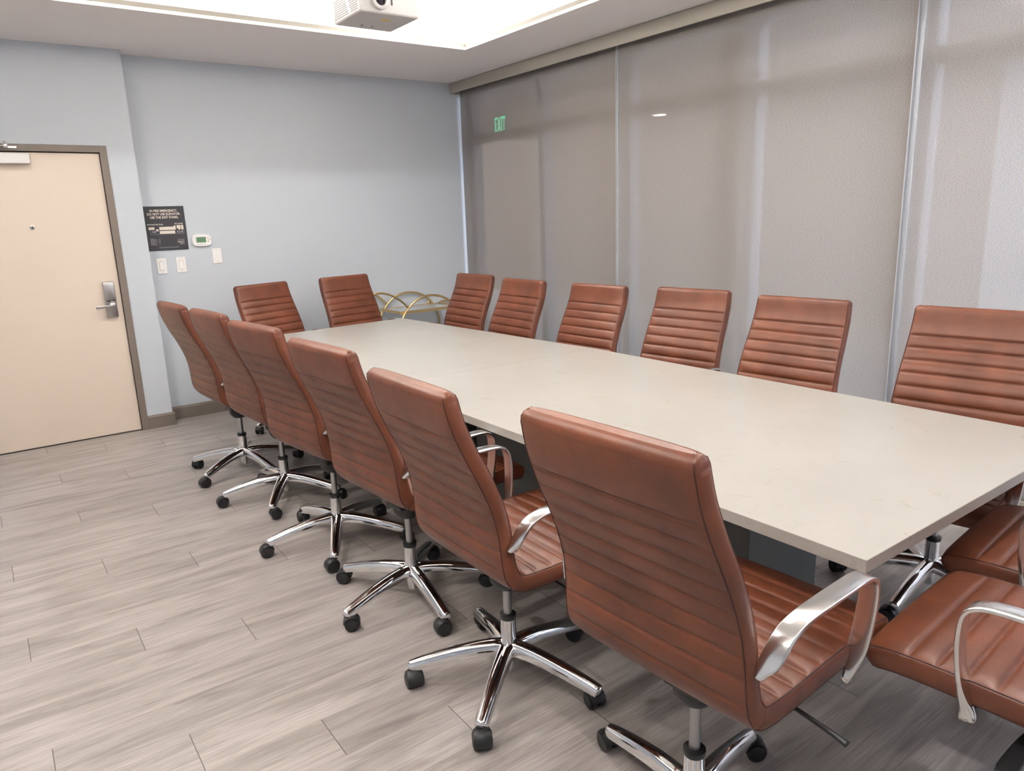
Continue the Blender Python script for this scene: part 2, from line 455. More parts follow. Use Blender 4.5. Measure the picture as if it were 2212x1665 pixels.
def skirting(name, a, b, normal, label, h=0.105, th=0.014):
    a = Vector(a); b = Vector(b); nrm = Vector(normal)
    prof = [(0, 0), (th, 0), (th, h * 0.86), (th * 0.7, h * 0.90), (th * 0.45, h), (0, h)]
    vs = []
    for p in (a, b):
        for (d, z) in prof: vs.append((p.x + nrm.x * d, p.y + nrm.y * d, z))
    k = len(prof); fs = [(i, (i + 1) % k, k + (i + 1) % k, k + i) for i in range(k)]
    fs += [tuple(range(k)), tuple(range(2 * k - 1, k - 1, -1))]
    o = obj(name, vs, fs, M_TRIM)
    bm = bmesh.new(); bm.from_mesh(o.data); bmesh.ops.recalc_face_normals(bm, faces=bm.faces); bm.to_mesh(o.data); bm.free()
    return struct(o, label)
skirting('baseboard_back', (XC, Y_B, 0), (3.99, Y_B, 0), (0, -1, 0), 'taupe baseboard of the back wall')
skirting('baseboard_door', (DX1 + 0.046, Y_D, 0), (XC + 0.014, Y_D, 0), (0, -1, 0), 'short taupe baseboard beside the door')
skirting('baseboard_corner', (XC, Y_D, 0), (XC, Y_B - 0.014, 0), (1, 0, 0), 'taupe baseboard on the wall return')
skirting('baseboard_left', (X_L, Y_N, 0), (X_L, Y_D, 0), (1, 0, 0), 'taupe baseboard of the left wall')
skirting('baseboard_near', (X_L, Y_N, 0), (3.99, Y_N, 0), (0, 1, 0), 'taupe baseboard of the near wall')

# ------------------------------------------------------------------ window wall: frames, glass, sill, shades
struct(box('wall_window', (4.0, Y_N, 2.62), (4.22, Y_B, 3.1), M_WALL))
struct(box('trim_2', (4.0, Y_N, 0.0), (4.16, Y_B, 0.11), M_TRIM), 'taupe kerb under the window wall')
MY = [6.17, 5.10, 4.07, 2.98, 1.93, 0.85, -0.25, -1.35, Y_N + 0.03]
for i in range(len(MY) - 1):
    y1, y0 = MY[i], MY[i + 1]
    w = struct(empty('window_%d' % (i + 1), (4.12, 0, 0)), 'tall window behind the roller shades')
    bm = bmesh.new()
    bm_box(bm, (-0.05, y0 - 0.035, 0.11), (0.05, y0 + 0.035, 2.62))
    if i == 0: bm_box(bm, (-0.05, y1 - 0.03, 0.11), (0.05, y1 + 0.035, 2.62))
    obj_bm('window_frame', bm, M_MULL, w)
    bm = bmesh.new()
    bm_box(bm, (-0.045, y0 + 0.035, 2.20), (0.045, y1 - 0.035, 2.27))
    obj_bm('transom', bm, M_MULLD, w)
    box('glass_pane', (0.006, y0 + 0.03, 0.11), (0.012, y1 - 0.03, 2.62), M_GLASS, w)

# roller shades
SH = [(Y_B - 0.026, 4.0755, 'leftmost grey roller shade, beside the back wall, with the exit sign showing through'),
      (4.0585, 1.948, 'middle grey roller shade behind the row of chairs, between the two bright rails'),
      (1.912, -0.40, 'right-hand grey roller shade, palest and bluest, at the right edge'),
      (-0.45, Y_N + 0.05, 'nearest grey roller shade, outside the photo on the right')]
for k, (y1, y0, lab) in enumerate(SH):
    if k == 3: continue
    t0 = tag(empty('roller_shade', (X_W, (y0 + y1) / 2, 0)), lab, 'roller shade', 'roller shades on the window wall')
    h = (y1 - y0) / 2
    ny = 30
    vs, fs = [], []
    for j in range(ny + 1):
        yy = -h + 2 * h * j / ny
        vs += [(0.0, yy, 0.06), (0.0, yy, 2.74)]
    for j in range(ny): fs.append((2 * j, 2 * j + 2, 2 * j + 3, 2 * j + 1))
    fb = obj('fabric', vs, fs, M_SHADE, t0)
    sm = fb.modifiers.new('thickness', 'SOLIDIFY'); sm.thickness = 0.0006
    fb.modifiers.remove(sm)
    box('bottom_bar', (-0.006, -h, 0.035), (0.006, h, 0.062), M_FASCIA, t0, 0.003)
    lathe('roller_tube', [(0.022, -h), (0.022, h)], M_FASCIA, t0, 20, 'Y', (0.02, 0, 2.70))
struct(box('trim_3', (3.878, Y_N, Z_S - 0.094), (3.893, Y_B - 0.004, Z_S - 0.002), M_FASCIA, None, 0.002), 'grey fascia hiding the shade rollers')
box_end = struct(box('trim_4', (3.893, Y_B - 0.02, Z_S - 0.094), (3.985, Y_B - 0.004, Z_S - 0.002), M_FASCIA), 'end cap of the shade fascia')
for yy, w, lab in ((4.067, 0.010, 'thin bright metal rail between the leftmost and the middle roller shade'),
                (1.93, 0.020, 'wider bright metal rail between the middle and the right-hand roller shade')):
    t0 = tag(empty('shade_guide_rail', (X_W, yy, 0)), lab, 'rail', 'vertical rails between the roller shades')
    bm = bmesh.new()
    bm_box(bm, (-0.006, -w, 0.05), (0.02, -w + 0.006, 2.70), 0.001)
    bm_box(bm, (-0.006, w - 0.006, 0.05), (0.02, w, 2.70), 0.001)
    bm_box(bm, (0.012, -w, 0.05), (0.02, w, 2.70))
    obj_bm('channel', bm, mat('rail_white', srgb(190, 194, 202), 0.3), t0)

# outside the windows: ground, covered walk with exit sign and a lamp, brown facade opposite, added pale backdrop wall
M_CONC = mat('outdoor_concrete', srgb(170, 168, 165), 0.8)
M_STUC = mat('brown_stucco', srgb(120, 102, 90), 0.8)
struct(box('ground', (4.05, -14, -0.2), (22, 22, -0.1), M_CONC))
struct(box('outdoor_soffit', (4.25, 2.6, 2.95), (9.5, 12, 3.1), M_STUC), 'soffit of the covered walk outside, extended to darken the left shade')  # extended to keep sky light off the left shade
struct(box('outdoor_wall', (9.5, 3.6, -0.1), (9.7, 14, 4.5), M_STUC), 'brown building opposite')
struct(box('added_backdrop_wall', (9.3, -14, -0.1), (9.5, 3.6, 3.6), mat('pale_backdrop_paint', srgb(196, 204, 216), 0.8)), 'added pale backdrop wall hiding the sky behind the right-hand shade')  # added backdrop: covers the sky edge so the right shade glows evenly
ex = tag(empty('exit_sign', (5.6, 7.82, 2.62)), 'green glowing EXIT sign seen dimly through the leftmost shade', 'exit sign')

# exit sign: hangs outside, faces the room
def text_obj(name, body, size, loc, rot, m, parent, ax='CENTER', ay='CENTER', bold=0.0, sx=1.0, space=1.0):
    c = bpy.data.curves.new(name, 'FONT'); c.body = body; c.size = size
    c.align_x = ax; c.align_y = ay; c.offset = bold; c.extrude = 0.0006; c.space_line = space
    c.resolution_u = 3
    o = bpy.data.objects.new(name, c); COL.objects.link(o)
    c.materials.append(m); o.location = loc; o.rotation_euler = rot; o.scale = (sx, 1, 1)
    bpy.context.view_layer.update()
    me = bpy.data.meshes.new_from_object(o.evaluated_get(bpy.context.evaluated_depsgraph_get()))
    n = bpy.data.objects.new(name, me); n.location = loc; n.rotation_euler = rot; n.scale = (sx, 1, 1)
    bpy.data.objects.remove(o); COL.objects.link(n); n.parent = parent
    if not me.materials: me.materials.append(m)
    return n

# ------------------------------------------------------------------ things on the back wall
sg = tag(empty('evacuation_sign', (1.2335, Y_B, 1.509)), 'black fire emergency evacuation plan sign with cream lettering, on the back wall', 'sign')
hw, hh = 0.148, 0.166
box('sign_panel', (-hw, -0.006, -hh), (hw, 0.0, hh), M_SIGN, sg, 0.001)
RX = (PI / 2, 0, 0)
def st(body, size, x, z, m=M_SIGNTXT, ax='CENTER', bold=0.0, sp=1.0, sx=1.0):
    return text_obj('lettering', body, size, (x, -0.0068, z), RX, m, sg, ax, 'CENTER', bold, sx * 0.86, sp)
st('IN FIRE EMERGENCY,', 0.0245, 0.0, 0.132, bold=0.0006)
st('DO NOT USE ELEVATOR.', 0.0245, 0.0, 0.107, bold=0.0006)
st('USE THE EXIT STAIRS.', 0.0245, 0.0, 0.082, bold=0.0006)
st('EVACUATION PLAN', 0.0145, -0.128, 0.030, ax='LEFT', bold=0.0002)
st('1ST FLOOR', 0.0145, 0.128, 0.033, ax='RIGHT', bold=0.0002)
st('DIAL 911', 0.010, 0.122, -0.118, ax='RIGHT', bold=0.0002)
st('EMERGENCY', 0.010, 0.122, -0.105, ax='RIGHT', bold=0.0002)
bm = bmesh.new()
def rect(x0, z0, x1, z1, y=-0.0070): bm_box(bm, (x0, y, z0), (x1, -0.006, z1))
for r_ in ((-0.122, -0.008, -0.080, 0.012), (-0.070, -0.020, -0.052, -0.005), (-0.046, -0.012, 0.072, 0.012),
           (0.058, 0.010, 0.072, 0.020), (-0.046, -0.040, 0.064, -0.018), (0.080, -0.004, 0.108, 0.022), (0.112, -0.012, 0.128, 0.022), (0.092, -0.014, 0.104, -0.004)):
    rect(*r_)
obj_bm('floor_plan', bm, M_SIGNTXT, sg)
bm = bmesh.new()
rect(-0.110, -0.044, 0.126, -0.042); rect(-0.112, -0.044, -0.110, -0.010); rect(0.126, -0.044, 0.128, -0.012)
for q in ((-0.10, -0.03, -0.088, -0.018), (-0.084, -0.034, -0.074, -0.014), (0.078, -0.036, 0.090, -0.020), (0.096, -0.036, 0.104, -0.024), (0.110, -0.034, 0.120, -0.020)): rect(*q)
for i, w in enumerate((0.022, 0.044, 0.050, 0.034, 0.058, 0.030, 0.046, 0.040)): rect(-0.120, -0.076 - i * 0.0066, -0.120 + w, -0.073 - i * 0.0066)
for i, w in enumerate((0.046, 0.050)): rect(0.124 - w, -0.088 - i * 0.006, 0.124, -0.0855 - i * 0.006)
rect(-0.056, -0.105, -0.052, -0.078); rect(-0.058, -0.122, -0.054, -0.112)
rect(-0.062, -0.1455, 0.078, -0.1415)
obj_bm('fine_print', bm, M_SIGNTXT2, sg)

th = tag(empty('thermostat', (1.483, Y_B, 1.4065)), 'white wall thermostat with green display beside the evacuation sign', 'thermostat')
pts = []
W2, H2 = 0.073, 0.046
for i in range(64):
    a = 2 * PI * i / 64; c, s = math.cos(a), math.sin(a); e = 2 / 3.6
    pts.append((W2 * abs(c) ** e * (1 if c > 0 else -1), H2 * abs(s) ** e * (1 if s > 0 else -1) * 1.0))
vs, fs = [], []
for (y, sc_) in ((0, 0.99), (-0.012, 1.0), (-0.022, 0.985), (-0.026, 0.94)):
    for (x, z) in pts: vs.append((x * sc_, y, z * sc_))
for j in range(3):
    for i in range(64): fs.append((j * 64 + i, j * 64 + (i + 1) % 64, (j + 1) * 64 + (i + 1) % 64, (j + 1) * 64 + i))
fs.append(tuple(3 * 64 + i for i in range(64))); fs.append(tuple(range(63, -1, -1)))
obj('housing', vs, fs, M_WHITE2, th)
box('display', (-0.042, -0.0275, -0.016), (0.030, -0.024, 0.026), M_LCD, th)
for (x, z) in ((0.046, 0.016), (0.058, 0.004), (0.046, -0.009)):
    lathe('button', [(0.006, -0.024), (0.006, -0.028), (0.0005, -0.029)], M_GREYBTN, th, 16, 'Y', (x, 0, z))
for x in (-0.030, -0.013, 0.003, 0.019):
    lathe('button', [(0.0042, -0.024), (0.0042, -0.0275), (0.0005, -0.0278)], M_GREYBTN, th, 12, 'Y', (x, 0, -0.030))

def plate(x, z, label, rocker, grp=None):
    t0 = tag(empty('light_switch' if rocker else 'blank_wall_plate', (x, Y_B, z)), label, 'light switch' if rocker else 'wall plate', grp)
    bm = bmesh.new(); bm_box(bm, (-0.0355, -0.006, -0.0595), (0.0355, 0, 0.0595), 0.003, 2)
    obj_bm('cover_plate', bm, M_WHITE2, t0)
    for s in (-1, 1):
        lathe('screw', [(0.0028, -0.006), (0.0028, -0.0068), (0.0005, -0.007)], M_GREYBTN, t0, 12, 'Y', (0, 0, s * 0.047))
    if rocker:
        box('rocker_frame', (-0.0175, -0.0068, -0.034), (0.0175, -0.0055, 0.034), M_GREYBTN, t0)
        vs = [(-0.0158, -0.006, -0.032), (0.0158, -0.006, -0.032), (0.0158, -0.006, 0.032), (-0.0158, -0.006, 0.032),
              (-0.0158, -0.0125, -0.031), (0.0158, -0.0125, -0.031), (0.0158, -0.0075, 0.032), (-0.0158, -0.0075, 0.032)]
        obj('rocker', vs, [(0, 1, 2, 3), (4, 7, 6, 5), (0, 4, 5, 1), (3, 2, 6, 7), (0, 3, 7, 4), (1, 5, 6, 2)], M_WHITE2, t0)
plate(1.1685, 1.2255, 'white rocker light switch under the evacuation sign, nearer the door', True, 'rocker light switches under the sign')
plate(1.3105, 1.227, 'white rocker light switch under the evacuation sign, farther from the door', True, 'rocker light switches under the sign')
plate(1.5895, 1.2785, 'blank white wall plate below and right of the thermostat', False)

# exit sign parts (letters face -X)
pn = box('sign_panel', (0.0, -0.17, -0.12), (0.03, 0.17, 0.12), mat('exit_panel', (0.03, 0.05, 0.04), 0.4), ex, 0.004)
pn.rotation_euler = (0, 0, 0)
text_obj('lettering', 'EXIT', 0.25, (-0.002, 0, 0.0), (PI / 2, 0, -PI / 2), M_EXIT, ex, bold=0.005, sx=0.46)
box('hanger', (0.005, -0.02, 0.11), (0.025, 0.02, 0.34), M_DARK, ex)
lp = tag(empty('outdoor_downlight', (8.7, 8.0, 2.94)), 'small bright lamp outside, glowing through the middle shade', 'lamp')
lathe('lamp_ring', [(0.12, 0.0), (0.12, -0.02), (0.10, -0.03)], M_WHITE, lp, 24)
lathe('lens', [(0.0005, -0.034), (0.095, -0.034), (0.095, -0.031), (0.0005, -0.031)], M_LAMP, lp, 24)

# ------------------------------------------------------------------ projector
pj = tag(empty('projector', (1.896, 3.723, 2.522)), 'white projector hanging from the bright tray ceiling', 'projector')
PW, PD, PH = 0.167, 0.162, 0.118
M_PROJ = mat('projector_plastic', srgb(196, 192, 192), 0.4)
box('housing', (-PW, -PD, 0), (PW, PD, PH), M_PROJ, pj, 0.012, 4, True)
lathe('lens_ring', [(0.030, -PD - 0.022), (0.036, -PD - 0.022), (0.045, -PD - 0.018), (0.048, -PD - 0.004), (0.048, -PD + 0.02), (0.048, -PD + 0.002), (0.030, -PD + 0.002), (0.030, -PD - 0.022)], M_PROJ, pj, 40, 'Y', (-0.060, 0, 0.062), True, False)
lathe('lens', [(0.0005, -PD - 0.016), (0.012, -PD - 0.0145), (0.020, -PD - 0.010), (0.0302, -PD - 0.006), (0.0302, -PD)], M_LENS, pj, 32, 'Y', (-0.060, 0, 0.062))
box('infrared_window', (0.005, -PD - 0.0015, 0.045), (0.014, -PD + 0.004, 0.075), M_BLACK, pj)
bm = bmesh.new()
for i in range(26):
    for j in range(9):
        yy = -0.135 + i * 0.0108; zz = 0.016 + j * 0.0105
        if abs((yy + 0.03) - (zz - 0.05) * 0.5) < 0.012: continue
        bm_box(bm, (-PW - 0.0006, yy, zz), (-PW + 0.002, yy + 0.0062, zz + 0.0058))
obj_bm('vent_grille', bm, mat('vent_dark', (0.12, 0.12, 0.12), 0.6), pj)
box('warning_label', (-0.005, -0.075, -0.0006), (0.045, -0.050, 0.001), M_YEL, pj)
for x in (-0.045, 0.015): box('vent_slot', (x, 0.075, -0.0005), (x + 0.008, 0.105, 0.002), M_BLACK, pj)
box('rating_label', (0.085, -0.085, -0.0005), (0.125, -0.078, 0.001), M_GREYBTN, pj)
box('rating_label', (-0.095, -0.125, -0.0005), (-0.060, -0.117, 0.001), M_GREYBTN, pj)
box('mount_plate', (-0.07, -0.07, PH), (0.07, 0.07, PH + 0.02), M_WHITE, pj, 0.003)
lathe('ceiling_pole', [(0.02, PH + 0.02), (0.02, Z_T - 2.522 - 0.01), (0.06, Z_T - 2.522 - 0.01), (0.06, Z_T - 2.522)], M_WHITE, pj, 24)

# ------------------------------------------------------------------ two tables pushed end to end
tb = tag(empty('conference_table', (0, 0, 0)), 'long cream quartz conference table in two joined slabs on grey plinths', 'conference table')
def slab(pts, z0, z1, m, name):
    vs = [(x, y, z0) for x, y in pts] + [(x, y, z1) for x, y in pts]
    n = len(pts)
    bm = bmesh.new(); V = [bm.verts.new(v) for v in vs]
    bm.faces.new(V[:n][::-1]); bm.faces.new(V[n:])
    for k in range(n): bm.faces.new((V[k], V[(k + 1) % n], V[n + (k + 1) % n], V[n + k]))
    bmesh.ops.bevel(bm, geom=list(bm.edges), offset=0.0009, segments=2, affect='EDGES')
    return obj_bm(name, bm, m, tb)
slab([(1.482, 0.738), (2.817, 0.738), (2.817, 3.082), (1.482, 3.082)], 0.718, 0.75, M_QUARTZ, 'tabletop')
slab([(1.482, 3.0826), (2.817, 3.0826), (2.672, 5.168), (1.345, 5.072)], 0.718, 0.75, M_QUARTZ, 'tabletop')
box('plinth', (1.93, 1.355, 0.0), (2.345, 3.00, 0.718), M_PLINTH, tb, 0.002)
box('plinth', (1.90, 3.10, 0.0), (2.235, 4.45, 0.718), M_PLINTH, tb, 0.002)

# ------------------------------------------------------------------ bar cart
ct = tag(empty('bar_cart', (3.285, 5.97, 0)), 'gold bar cart with interlocking arcs and glass shelves against the back wall', 'bar cart')
def ring_pts(cx, cz, r, y, n=60):
    return [(cx + r * math.cos(2 * PI * i / n), y, cz + r * math.sin(2 * PI * i / n)) for i in range(n)]
yf, yr = -0.20, 0.20
ZSH = 0.705
for z, hx in ((ZSH, 0.315), (0.24, 0.30)):
    bm = bmesh.new()
    bm_box(bm, (-hx, yf, z - 0.013), (hx, yf + 0.010, z + 0.013)); bm_box(bm, (-hx, yr - 0.006, z - 0.006), (hx, yr, z + 0.006))
    bm_box(bm, (-hx, yf + 0.010, z - 0.012), (-hx + 0.008, yr - 0.006, z + 0.012)); bm_box(bm, (hx - 0.008, yf + 0.010, z - 0.012), (hx, yr - 0.006, z + 0.012))
    obj_bm('shelf_frame', bm, M_GOLD, ct)
    box('glass_shelf', (-hx + 0.007, yf + 0.009, z - 0.003), (hx - 0.007, yr - 0.005, z + 0.003), M_SHELF, ct)
for y in (yf - 0.010, yr + 0.010):
    tube('arch_ring', ring_pts(-0.005, 0.509, 0.328, y), 0.0100, M_GOLD, ct, 8, True)
    for sg_ in (-1, 1):
        pts_ = [(sg_ * 0.60, y, 0.880), (sg_ * 0.53, y, 0.900), (sg_ * 0.45, y, 0.890), (sg_ * 0.38, y, 0.862), (sg_ * 0.30, y, 0.810), (sg_ * 0.235, y, 0.745)]
        if sg_ > 0: pts_ = [(0.60, y, 0.700), (0.52, y, 0.715), (0.40, y, 0.722), (0.34, y, 0.715)]
        tube('gallery_arc', catmull(pts_, 6), 0.0090, M_GOLD, ct)
        if sg_ > 0: tube('gallery_arc', [(0.235, y, 0.742), (0.19, y, 0.70)], 0.0090, M_GOLD, ct)
        pts_ = catmull([(sg_ * 0.60, y, 0.880 if sg_ < 0 else 0.70), (sg_ * 0.58, y, 0.70 if sg_ < 0 else 0.60), (sg_ * 0.54, y, 0.45), (sg_ * 0.47, y, 0.06)], 6)
        tube('leg', pts_, 0.0090, M_GOLD, ct)
        lathe('caster', [(0.022, -0.009), (0.025, -0.006), (0.025, 0.006), (0.022, 0.009)], M_BLACK, ct, 20, 'X', (sg_ * 0.465, y, 0.025))
        tube('caster_stem', [(sg_ * 0.468, y, 0.03), (sg_ * 0.47, y, 0.07)], 0.006, M_GOLD, ct)
for sg_ in (-1, 1):
    zz_ = 0.880 if sg_ < 0 else 0.70
    tube('cross_bar', [(sg_ * 0.60, yf - 0.010, zz_), (sg_ * 0.60, yr + 0.010, zz_)], 0.009, M_GOLD, ct)

# ------------------------------------------------------------------ the chair
F0 = -0.306
CP = [(-0.007, 1.086), (-0.001, 1.055), (0.015, 0.990), (0.046, 0.912), (0.081, 0.838), (0.111, 0.765), (0.130, 0.700), (0.139, 0.635),
      (0.143, 0.575), (0.153, 0.528), (0.178, 0.500), (0.220, 0.491), (0.300, 0.489), (0.420, 0.492), (0.570, 0.493), (0.665, 0.489), (0.726, 0.477)]
cl_ = catmull([(F0 + a, b + 0.008, 0) for a, b in CP], 24)
acc = [0.0]
for i in range(1, len(cl_)): acc.append(acc[-1] + (cl_[i] - cl_[i - 1]).length)
TOT = acc[-1]; DS = 0.0042
NS = int(TOT / DS) + 1
SS = [TOT * i / (NS - 1) for i in range(NS)]
CL = []
j = 0
for s in SS:
    while j < len(acc) - 2 and acc[j + 1] < s: j += 1
    f = (s - acc[j]) / max(1e-9, acc[j + 1] - acc[j])
    CL.append(cl_[j].lerp(cl_[j + 1], min(1, f)))
HEAD = 0.130
BEND = next(s for s, c in zip(SS, CL) if s > 0.5 and (c.x - F0) > 0.170)   # inner corner of the L
nb = 9
PB = (BEND - HEAD) / nb
SEAMS_B = [HEAD + PB * i for i in range(nb)]
FRONT = TOT - 0.095
nsx = 8
PS = (FRONT - (BEND + 0.012)) / nsx
SEAMS_S = [BEND + 0.012 + PS * i for i in range(1, nsx + 1)]
THREADS = [HEAD, HEAD + 0.008, FRONT]
M_LEATHER = make_leather()

def chair_pad(name, s_lo, s_hi, parent):
    idx = [i for i, s in enumerate(SS) if s_lo - DS <= s <= s_hi + DS]
    rows, uvs = [], []
    us = [-1, -0.985, -0.96, -0.92, -0.85, -0.7, -0.5, -0.25, 0, 0.25, 0.5, 0.7, 0.85, 0.92, 0.96, 0.985, 1]
    seams = SEAMS_B + SEAMS_S
    allb = [0.0] + seams + [TOT]
    for i in idx:
        s = SS[i]; c = CL[i]
        t = (CL[min(i + 1, NS - 1)] - CL[max(i - 1, 0)]).normalized()
        nrm = Vector((-t.y, t.x))
        # half thickness
        h = 0.0245 if s < BEND - 0.08 else (0.0245 + (0.0285 - 0.0245) * min(1, (s - BEND + 0.08) / 0.14))
        for d in (s, TOT - s):
            if d < 0.026: h *= math.sqrt(max(0.02, 1 - (1 - d / 0.026) ** 2))
        # half width
        tt = min(1, max(0, (1.07 - c.y) / 0.55)) if s < BEND else 1
        w = 0.229 + (0.257 - 0.229) * tt
        for d, rr in ((s, 0.022), (TOT - s, 0.035)):
            if d < rr: w -= rr * 0.55 * (1 - math.sqrt(max(0, 1 - (1 - d / rr) ** 2)))
        # quilting between seams
        k = max(q for q in range(len(allb) - 1) if allb[q] <= s + 1e-9)
        a0, a1 = allb[k], allb[k + 1]; ph = (s - a0) / (a1 - a0)
        d0 = s - a0 if k > 0 else 1; d1 = a1 - s if k < len(allb) - 2 else 1
        dd = min(d0, d1)
        dip = math.exp(-(dd / 0.0050) ** 2)
        puff = (4 * ph * (1 - ph)) ** 0.7 if (a1 - a0) < 0.08 else 0.8
        rf = 0.0055 * puff - 0.0045 * dip
        rb = 0.0034 * puff - 0.0028 * dip if s < BEND else 0.0
        loop = []
        bulge = 0.003 if s > 0.03 else 0
        for u in us:
            edge = abs(u) ** 10
            off = h * (1 - 0.13 * edge) + rf * (1 - abs(u) ** 14) + 0.003 * (1 - u * u)
            loop.append((u * (w - 0.004), off))
        loop += [(w, h * 0.72), (w + bulge, h * 0.25), (w + bulge, -h * 0.25), (w, -h * 0.72)]
        for u in us[::-1]:
            off = -(h * (1 - 0.10 * abs(u) ** 10) + rb * (1 - abs(u) ** 14) + 0.002 * (1 - u * u))
            loop.append((u * (w - 0.004), off))
        loop += [(-w, -h * 0.72), (-w - bulge, -h * 0.25), (-w - bulge, h * 0.25), (-w, h * 0.72)]
        row = []
        for (x, o) in loop:
            row.append((x, c.x + nrm.x * o, c.y + nrm.y * o)); uvs.append((x, s))
        rows.append(row)
    K = len(rows[0]); vs = [v for r in rows for v in r]; fs = []
    for a in range(len(rows) - 1):
        for b in range(K):
            fs.append((a * K + b, (a + 1) * K + b, (a + 1) * K + (b + 1) % K, a * K + (b + 1) % K))
    fs.append(tuple(range(K))); fs.append(tuple((len(rows) - 1) * K + b for b in range(K))[::-1])
    o = obj(name, vs, fs, M_LEATHER, parent, True, uvs)
    me = o.data
    me.polygons[len(fs) - 1].use_smooth = False; me.polygons[len(fs) - 2].use_smooth = False
    # piping paths: the four long corners
    fi = len(us) - 1; paths = []
    for ci in (0, fi, fi + 5, K - 5):
        paths.append([Vector(rows[a][ci]) for a in range(0, len(rows), 3)])
    return o, paths

def make_chair():
    root = empty('office_chair')
    for nm, a, b in (('backrest', 0.0, BEND), ('seat', BEND, TOT)):
        o, paths = chair_pad(nm, a, b, root)
        for p in paths:
            v, f = sweep(p, lambda i, n: circ(0.0017, 6), up=Vector((1, 0, 0)))
            obj('piping', v, f, M_PIPE, o, True)
    # armrests: a flat polished band from the back, over the top, down to the seat side
    AP = [(0.148, 0.618, 0.262), (0.151, 0.636, 0.266), (0.164, 0.668, 0.273), (0.195, 0.702, 0.278), (0.245, 0.717, 0.280), (0.320, 0.721, 0.281),
          (0.390, 0.721, 0.281), (0.460, 0.720, 0.281), (0.500, 0.713, 0.281), (0.524, 0.691, 0.280), (0.530, 0.645, 0.278), (0.528, 0.590, 0.274),
          (0.520, 0.530, 0.269), (0.511, 0.475, 0.264), (0.507, 0.440, 0.262)]
    for sgn in (-1, 1):
        path = catmull([(sgn * x, F0 + f, z) for f, z, x in AP], 6)
        n = len(path); vs, fs = [], []
        for i, p in enumerate(path):
            t = (path[min(i + 1, n - 1)] - path[max(i - 1, 0)]).normalized()
            lat = Vector((1, 0, 0)); nn = lat.cross(t).normalized()
            u = i / (n - 1)
            # band width: narrow and twisted flat against the pad at both ends
            e = min(1, min(u / 0.13, (1 - u) / 0.16)); e = e * e * (3 - 2 * e)
            hw_ = 0.0100 + (0.0225 - 0.0100) * e
            ht = 0.0180 + (0.0052 - 0.0180) * e
            endk = 0.78 if i in (0, n - 1) else (0.93 if i in (1, n - 2) else 1.0)
            hw_ *= (0.5 + 0.5 * endk); ht *= endk
            shift = (0.0225 - 0.008) * e * 0.35 * sgn
            for (a, b) in rrect(hw_, ht, min(hw_, ht) * 0.7, 3):
                vs.append(p + lat * (a + shift) + nn * b)
        K = 16
        for i in range(n - 1):
            for b in range(K): fs.append((i * K + b, i * K + (b + 1) % K, (i + 1) * K + (b + 1) % K, (i + 1) * K + b))
        fs.append(tuple(range(K))[::-1]); fs.append(tuple((n - 1) * K + b for b in range(K)))
        arm = obj('armrest', vs, fs, M_ALU, root, True)
        bm = bmesh.new(); bm.from_mesh(arm.data); bmesh.ops.recalc_face_normals(bm, faces=bm.faces); bm.to_mesh(arm.data); bm.free()
        for (f, z, x) in ((AP[0][0] + 0.001, AP[0][1] + 0.010, AP[0][2] + 0.001), (AP[-1][0] + 0.001, AP[-1][1] + 0.012, AP[-1][2] + 0.001)):
            lathe('bolt', [(0.0100, -0.013), (0.0100, 0.0088), (0.0085, 0.0098), (0.0075, 0.0082), (0.0060, 0.0085), (0.0060, 0.0105), (0.0025, 0.0105), (0.0025, 0.0080), (0.0004, 0.0080)],
                  M_STEEL, arm, 20, 'X', (sgn * x, F0 + f, z)) if sgn > 0 else \
            lathe('bolt', [(0.0100, 0.013), (0.0100, -0.0088), (0.0085, -0.0098), (0.0075, -0.0082), (0.0060, -0.0085), (0.0060, -0.0105), (0.0025, -0.0105), (0.0025, -0.0080), (0.0004, -0.0080)],
                  M_STEEL, arm, 20, 'X', (sgn * x, F0 + f, z))
    # mechanism under the seat
    bm = bmesh.new()
    bm_box(bm, (-0.095, -0.075, 0.445), (0.095, 0.19, 0.472), 0.004)
    bm_box(bm, (-0.055, -0.065, 0.395), (0.055, 0.15, 0.448), 0.012, 3)
    obj_bm('tilt_mechanism', bm, M_BLACK, root, False)
    lathe('tension_knob', [(0.030, 0.425), (0.030, 0.385), (0.024, 0.375), (0.001, 0.373)], M_BLACK, root, 20, 'Z', (0, 0.10, 0))
    lathe('lift_boot', [(0.030, 0.445), (0.055, 0.43), (0.060, 0.405), (0.055, 0.372), (0.036, 0.348), (0.018, 0.343)], M_BLACK, root, 28)
    # levers: slender on the right, flat paddle on the left
    pr = catmull([(0.05, 0.05, 0.425), (0.15, 0.055, 0.422), (0.22, 0.06, 0.416), (0.30, 0.065, 0.400), (0.335, 0.066, 0.392)], 6)
    vs, fs = sweep(pr, lambda i, n: rrect(0.0045 + 0.009 * max(0, (i / n - 0.5)), 0.0045, 0.003, 2))
    obj('height_lever', vs, fs, M_BLACK, root, True)
    pl = catmull([(-0.05, 0.10, 0.425), (-0.13, 0.105, 0.420), (-0.20, 0.11, 0.410), (-0.27, 0.115, 0.395), (-0.31, 0.117, 0.388)], 6)
    vs, fs = sweep(pl, lambda i, n: rrect(0.006 + 0.013 * math.sin(min(1, max(0, (i / n - 0.3) / 0.45)) * PI / 2) * (1 if i < n - 3 else (0.85 if i < n - 1 else 0.5)), 0.005, 0.004, 2))
    obj('tilt_lever', vs, fs, M_BLACK, root, True)
    # gas lift
    lathe('gas_lift', [(0.014, 0.36), (0.014, 0.232)], M_GREYMET, root, 24)
    lathe('lift_collar', [(0.0255, 0.222), (0.0275, 0.226), (0.0275, 0.238), (0.016, 0.241)], M_BLACK, root, 28)
